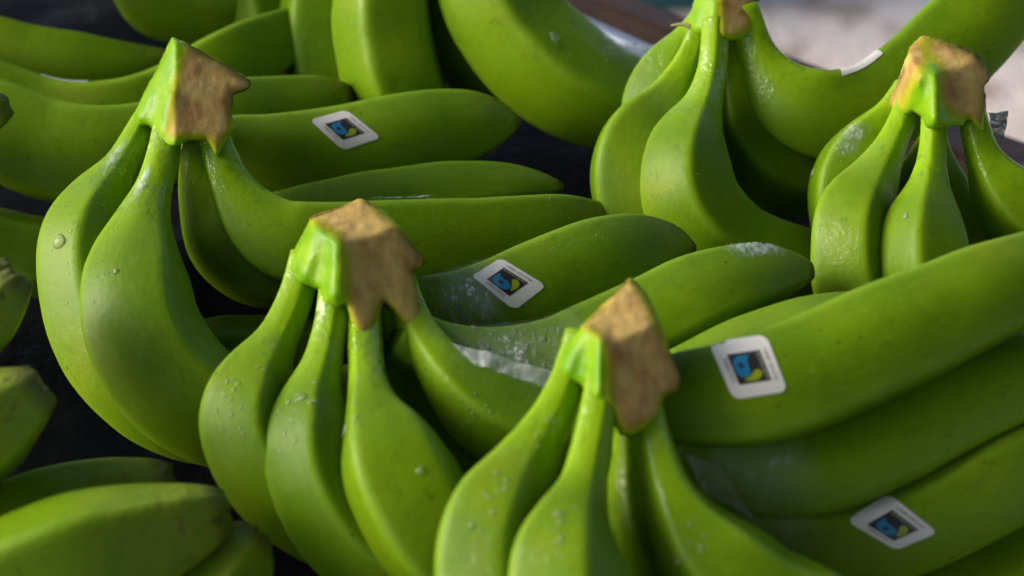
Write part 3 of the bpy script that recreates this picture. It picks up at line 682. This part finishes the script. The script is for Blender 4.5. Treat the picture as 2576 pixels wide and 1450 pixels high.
def sticker(key, bl, br, tr, tl, hw=.95, hh=.86, lift=0, blank=False):
    ban = ALL[key]
    A = []; Bv = []
    for (u, v), (x, y) in zip(((-.5,-.5), (.5,-.5), (.5,.5), (-.5,.5)), (bl, br, tr, tl)):
        A.append([u, v, 1, 0, 0, 0, -u*x, -v*x]); Bv.append(x); A.append([0, 0, 0, u, v, 1, -u*y, -v*y]); Bv.append(y)
    H = np.linalg.solve(np.array(A, float), np.array(Bv, float))
    # tangent frame on the peel so the print keeps its real size where the surface turns away
    def pix(u, v):
        w_ = H[6]*u+H[7]*v+1; return (H[0]*u+H[1]*v+H[2])/w_, (H[3]*u+H[4]*v+H[5])/w_
    h0 = hit(*pix(0, 0), [key]); c0, n0 = h0[0], h0[1].normalized()
    def onplane(u, v):
        r_ = ray(*pix(u, v)); k = (c0-CAM).dot(n0)/r_.dot(n0); return CAM+r_*k
    def surf(u, v, off):
        r_ = ray(*pix(u, v)).normalized(); h = ban.bvh.ray_cast(CAM, r_)
        if h[0] is None or h[1].dot(-r_) < .12:
            q = onplane(u, v); h = ban.bvh.find_nearest(q)
        n = h[1].normalized()
        cur = lift*max(0, (v-.45)/.5)**2*(1+.5*math.sin(u*4)) if lift else 0
        return h[0]+n*(off+cur)
    V_ = []; Fc = []; mi = []
    def layer(shape, off, mid):
        base = len(V_)
        for u, v in shape[0]: V_.append(surf(u, v, off)-ban.off)
        for f in shape[1]: Fc.append(tuple(base+i for i in f)); mi.append(mid)
    layer(ringshape(rounded(hw, hh, .26), (0, 0), 14), .00030, 0)
    if not blank:
        g_ = [(-.5+i/12, -.5+j/12) for i in range(13) for j in range(13)]
        gf = [(i*13+j, (i+1)*13+j, (i+1)*13+j+1, i*13+j+1) for i in range(12) for j in range(12)]
        layer((g_, gf), .00042, 1)
        layer(ringshape(BLUE, (.08, .2), 5), .00054, 2); layer(ringshape(CIRC, (.085, .215), 2), .00066, 1)
        layer(ringshape(LEAFP, (-.27, -.12), 4), .00054, 3)
        for s_, v0, mid in (('COLOMBIA', .62, 1), ('FLO-ID 18471', -.655, 1), ('FAIRTRADE', -.415, 4)):
            tv, tf = TXT[s_]; layer(([(x, y+v0) for x, y in tv], tf), .00056, mid)
    me = mesh('sticker', V_, Fc, [M_PAPER, M_INK, M_BLUE, M_LEAF, M_PRINT], mi)
    obj('sticker', me, ban.obj)
K = 2576/2603
def S(ox, oy, sc, *p): return [((ox+x*sc)*K, (oy+y*sc)*K) for x, y in p]
sticker('A6', *S(760, 270, 220/2454, (1870,770), (1350,350), (735,525), (1240,970)))
sticker('E6', *S(1180, 640, 220/1994, (1470,725), (920,380), (510,650), (1045,1035)), lift=.0012)
sticker('F5', *S(1780, 850, 250/2014, (1455,945), (1215,335), (540,435), (800,1045)))
sticker('F8', *S(2130, 1240, 280/2137, (1565,810), (1050,430), (560,710), (1080,1030)), hw=.93, hh=.84)

# ------------------------------------------------------------------ water drops
def ico():
    bm = bmesh.new(); bmesh.ops.create_icosphere(bm, subdivisions=2, radius=1)
    V_ = [v.co.copy() for v in bm.verts]; Fc = [tuple(v.index for v in f.verts) for f in bm.faces]; bm.free(); return V_, Fc
IV, IF = ico()
drops = {}
def drop(x, y, rpx, stretch=1.0, keys=None):
    h = hit(x, y, keys)
    if h is None: return
    p, n, dist, ban = h; n = n.normalized(); r = rpx*dist/F
    down = Vector((0, 0, -1)); tdir = down-n*down.dot(n)
    tdir = tdir.normalized() if tdir.length > 1e-3 else RT; sdir = n.cross(tdir)
    V_, Fc = drops.setdefault(id(ban), (ban, [], []))[1:]
    base = len(V_); wob = random.uniform(0, 6)
    for v in IV:
        q = 1+.12*math.sin(3*math.atan2(v.y, v.x)+wob)
        V_.append(p+tdir*v.x*r*stretch*q+sdir*v.y*r*q+n*max(v.z, -.3)*r*.62-ban.off)
    Fc.extend(tuple(base+i for i in f) for f in IF)
def scatter(poly, n, r0, r1, keys=None, st=1.0):
    xs = [p[0] for p in poly]; ys = [p[1] for p in poly]; k = 0; g_ = 0
    while k < n and g_ < n*20:
        g_ += 1; x = random.uniform(min(xs), max(xs)); y = random.uniform(min(ys), max(ys))
        if not inside(x, y, poly): continue
        drop(x, y, r0+(r1-r0)*random.random()**2.5, random.uniform(1, st), keys); k += 1
drop(150, 608, 19, 1.05); drop(178, 582, 5); drop(165, 520, 4); drop(292, 683, 8); drop(1395, 95, 11, 1.6)
drop(2278, 545, 9); drop(1365, 853, 10); drop(1218, 875, 12); drop(1228, 765, 10, 1.2); drop(2046, 435, 9, 1.4); drop(1058, 1185, 12)
scatter([(120,540),(190,520),(230,600),(200,760),(120,780)], 34, 1.5, 4, ['A1'])
scatter([(225,650),(300,560),(300,700),(240,800)], 22, 1.5, 4, ['A2'])
scatter([(230,480),(330,380),(345,330),(385,330),(300,470),(260,520)], 20, 1.5, 4.5, ['A1', 'A2'], 2)
scatter([(540,980),(600,880),(680,880),(700,960),(620,1100),(540,1100)], 40, 2, 6, ['E1'], 1.5)
scatter([(690,1030),(790,920),(800,1000),(760,1120),(690,1150)], 34, 2, 6.5, ['E2'], 1.8)
scatter([(840,1080),(900,1000),(910,1180),(850,1250)], 18, 2, 6, ['E3'], 2)
drop(868, 1085, 9, 2.6); drop(760, 1002, 11, 1.4)
scatter([(1065,735),(1200,690),(1260,800),(1100,810)], 150, 1.2, 5.5, ['E6'], 3)
scatter([(1100,820),(1380,820),(1480,850),(1400,930),(1180,900)], 150, 1.2, 5.5, ['E7'], 3)
scatter([(1250,640),(1480,560),(1520,600),(1380,680)], 34, 1, 3, ['E6'], 1.6)
scatter([(1150,1330),(1250,1180),(1300,1200),(1240,1400),(1160,1420)], 30, 3, 8, ['F1'])
scatter([(1330,1100),(1410,1000),(1400,1080),(1350,1130)], 6, 4, 8, ['F1'])
scatter([(1380,1290),(1440,1190),(1460,1290),(1400,1400)], 12, 4, 9, ['F2'], 1.4)
scatter([(1660,1280),(1760,1300),(1780,1400),(1700,1420)], 16, 4, 9, ['F4'], 1.4)
scatter([(1110,960),(1200,960),(1260,1060),(1150,1080)], 16, 3, 6, ['E5'])
scatter([(1600,380),(1800,330),(1800,560),(1640,560)], 22, 1, 3, ['C3', 'C2'])
scatter([(860,0),(900,0),(910,120),(870,140)], 18, 1.5, 4.5, ['T4'], 1.8)
scatter([(1180,0),(1450,0),(1550,150),(1400,200)], 20, 1.2, 3.5, ['T6'], 1.4)
scatter([(1000,500),(1450,490),(1400,560),(1050,560)], 20, 1, 2.6, ['A4'])
scatter([(700,340),(1000,300),(1100,400),(750,470)], 18, 1, 2.6, ['A6'])
scatter([(1720,1150),(1900,1150),(1950,1280),(1800,1290)], 16, 2.5, 6, ['F7', 'F8'])
scatter([(2080,380),(2180,330),(2160,480),(2080,500)], 30, 1, 3, ['D1'])
scatter([(2220,560),(2300,480),(2300,640),(2230,660)], 18, 1, 3.5, ['D3'])
for _, (ban, V_, Fc) in drops.items():
    if Fc: obj('water_drops', mesh('water_drops', V_, Fc, M_WATER), ban.obj, kind='stuff')

scatter([(120,560),(460,560),(520,1100),(300,1000)], 50, 1, 2.6)
scatter([(520,900),(1150,900),(1150,1400),(700,1400)], 90, 1.2, 3.2)
scatter([(1480,200),(2560,200),(2560,700),(1480,700)], 90, .9, 2.4)
scatter([(1100,600),(2500,600),(2500,1300),(1700,1300)], 80, 1, 2.8)
scatter([(720,0),(1500,0),(1500,250),(720,250)], 50, .9, 2.4)
drop(2150, 420, 8, 1.5, ['D1']); drop(700, 1010, 7, 1.5); drop(1900, 648, 8, 2.2, ['E7']); drop(1960, 640, 7, 2.5, ['E7'])
# ------------------------------------------------------------------ plastic film
def film(o, label):
    o['label'] = label; o['category'] = 'plastic film'; o['group'] = 'scraps of clear packing film'
film(ALL['E6'].patch(.12, .36, -80, 40, .0006, .0010, 'plastic_film', M_STREAK, 1), 'clear wet film clinging to the stickered middle banana beside the forked crown')
film(ALL['E7'].patch(.06, .46, -80, 60, .0006, .0012, 'plastic_film', M_STREAK, 2), 'clear wet film over the banana just below the middle sticker')
film(ALL['F7'].patch(.06, .34, -60, 60, .0006, .0012, 'plastic_film', M_SOFT, 3), 'clear film on the banana under the large right hand sticker')
film(ALL['F8'].patch(.05, .32, -70, 40, .0006, .0012, 'plastic_film', M_SOFT, 4), 'clear film on the lowest stickered banana at the right')
film(ALL['T6'].patch(.42, .70, -100, -40, .0006, .0010, 'plastic_film', M_SOFT, 5), 'clear film along the upper edge of the curved banana at the top centre')

def vat(key, x, y):
    b = ALL[key]; best = min(range(b.n), key=lambda i: (lambda q: (q[0]-x)**2+(q[1]-y)**2)(proj(Vector(b.pos[i])))); return b.v[best]
def edge_sticker(key, xa, ya, xb, yb, a0, a1):
    b = ALL[key]; o = b.patch(vat(key, xa, ya), vat(key, xb, yb), a0, a1, .0003, 0, 'sticker', M_PAPER, 1, 24, 10)
    w_ = o.location.copy(); o.parent = b.obj; o.location = w_-b.off
edge_sticker('L2', 95, 270, 240, 290, -54, -80)
edge_sticker('L2', 335, 280, 420, 250, 62, 95)
film(ALL['A4'].patch(vat('A4', 925, 615), vat('A4', 1100, 605), -66, -110, .0008, .0014, 'plastic_film', M_FILM2, 6, 50, 24), 'thin sliver of wet film on the long banana right of the forked crown tip')
edge_sticker('C5', 2070, 292, 2250, 236, -52, -92)
film(ALL['D5'].patch(vat('D5', 2500, 440), vat('D5', 2640, 560), -62, -120, .0006, .0012, 'plastic_film', M_FILM2, 8, 50, 24), 'white shiny film at the right edge beside the chunky brown crown')
def sheet(corners, mtl, wr, label, seed, n=40):
    V_ = []; fd = []
    org = corners[0].copy()
    for i in range(n+1):
        for j in range(n+1):
            u, v = i/n, j/n
            p = (corners[0]*(1-u)+corners[1]*u)*(1-v)+(corners[3]*(1-u)+corners[2]*u)*v
            h = mnoise.noise(p*60+Vector((seed, 0, 0)))+.6*abs(mnoise.noise(p*170))
            V_.append(p+Vector((.3*h, -.4*h, h))*wr-org); fd.append(1)
    Fc = [(i*(n+1)+j, (i+1)*(n+1)+j, (i+1)*(n+1)+j+1, i*(n+1)+j+1) for i in range(n) for j in range(n)]
    me = mesh('plastic_film', V_, Fc, mtl); fattr(me, 'fade', fd); o = obj('plastic_film', me); o.location = org; film(o, label)
sheet([P(1530,105,90), P(1700,112,90), P(1690,165,86), P(1560,175,86)], M_FILM2, .006, 'crumpled clear film behind the leftmost banana of the top right bunch', 3)
M_FILM3 = film_material('smoky_film', .75, (.10, .13, .12))
sheet([P(2486,285,76.5), P(2532,285,76), P(2524,352,75), P(2490,345,75.5)], M_FILM3, .002, 'small dark smoky scrap of film just right of the chunky brown crown', 5)

sheet([P(1135,866,64.9), P(1395,946,65), P(1395,990,64.9), P(1190,925,64.8)], M_FOLD, .003, 'whitish fold of wet film between the forked crown and the nearest bunch', 8)
sheet([P(1700,1128,61.4), P(1800,1180,61.4), P(1900,1305,61.6), P(1770,1240,61.4)], M_FILM, .004, 'clear fold of film right of the pointed crown, beneath the large stickered banana', 9)

def sheen(key, x0, y0, x1, y1, a0, a1, seed):  # pale speckled patch that paints a wet highlight on the peel
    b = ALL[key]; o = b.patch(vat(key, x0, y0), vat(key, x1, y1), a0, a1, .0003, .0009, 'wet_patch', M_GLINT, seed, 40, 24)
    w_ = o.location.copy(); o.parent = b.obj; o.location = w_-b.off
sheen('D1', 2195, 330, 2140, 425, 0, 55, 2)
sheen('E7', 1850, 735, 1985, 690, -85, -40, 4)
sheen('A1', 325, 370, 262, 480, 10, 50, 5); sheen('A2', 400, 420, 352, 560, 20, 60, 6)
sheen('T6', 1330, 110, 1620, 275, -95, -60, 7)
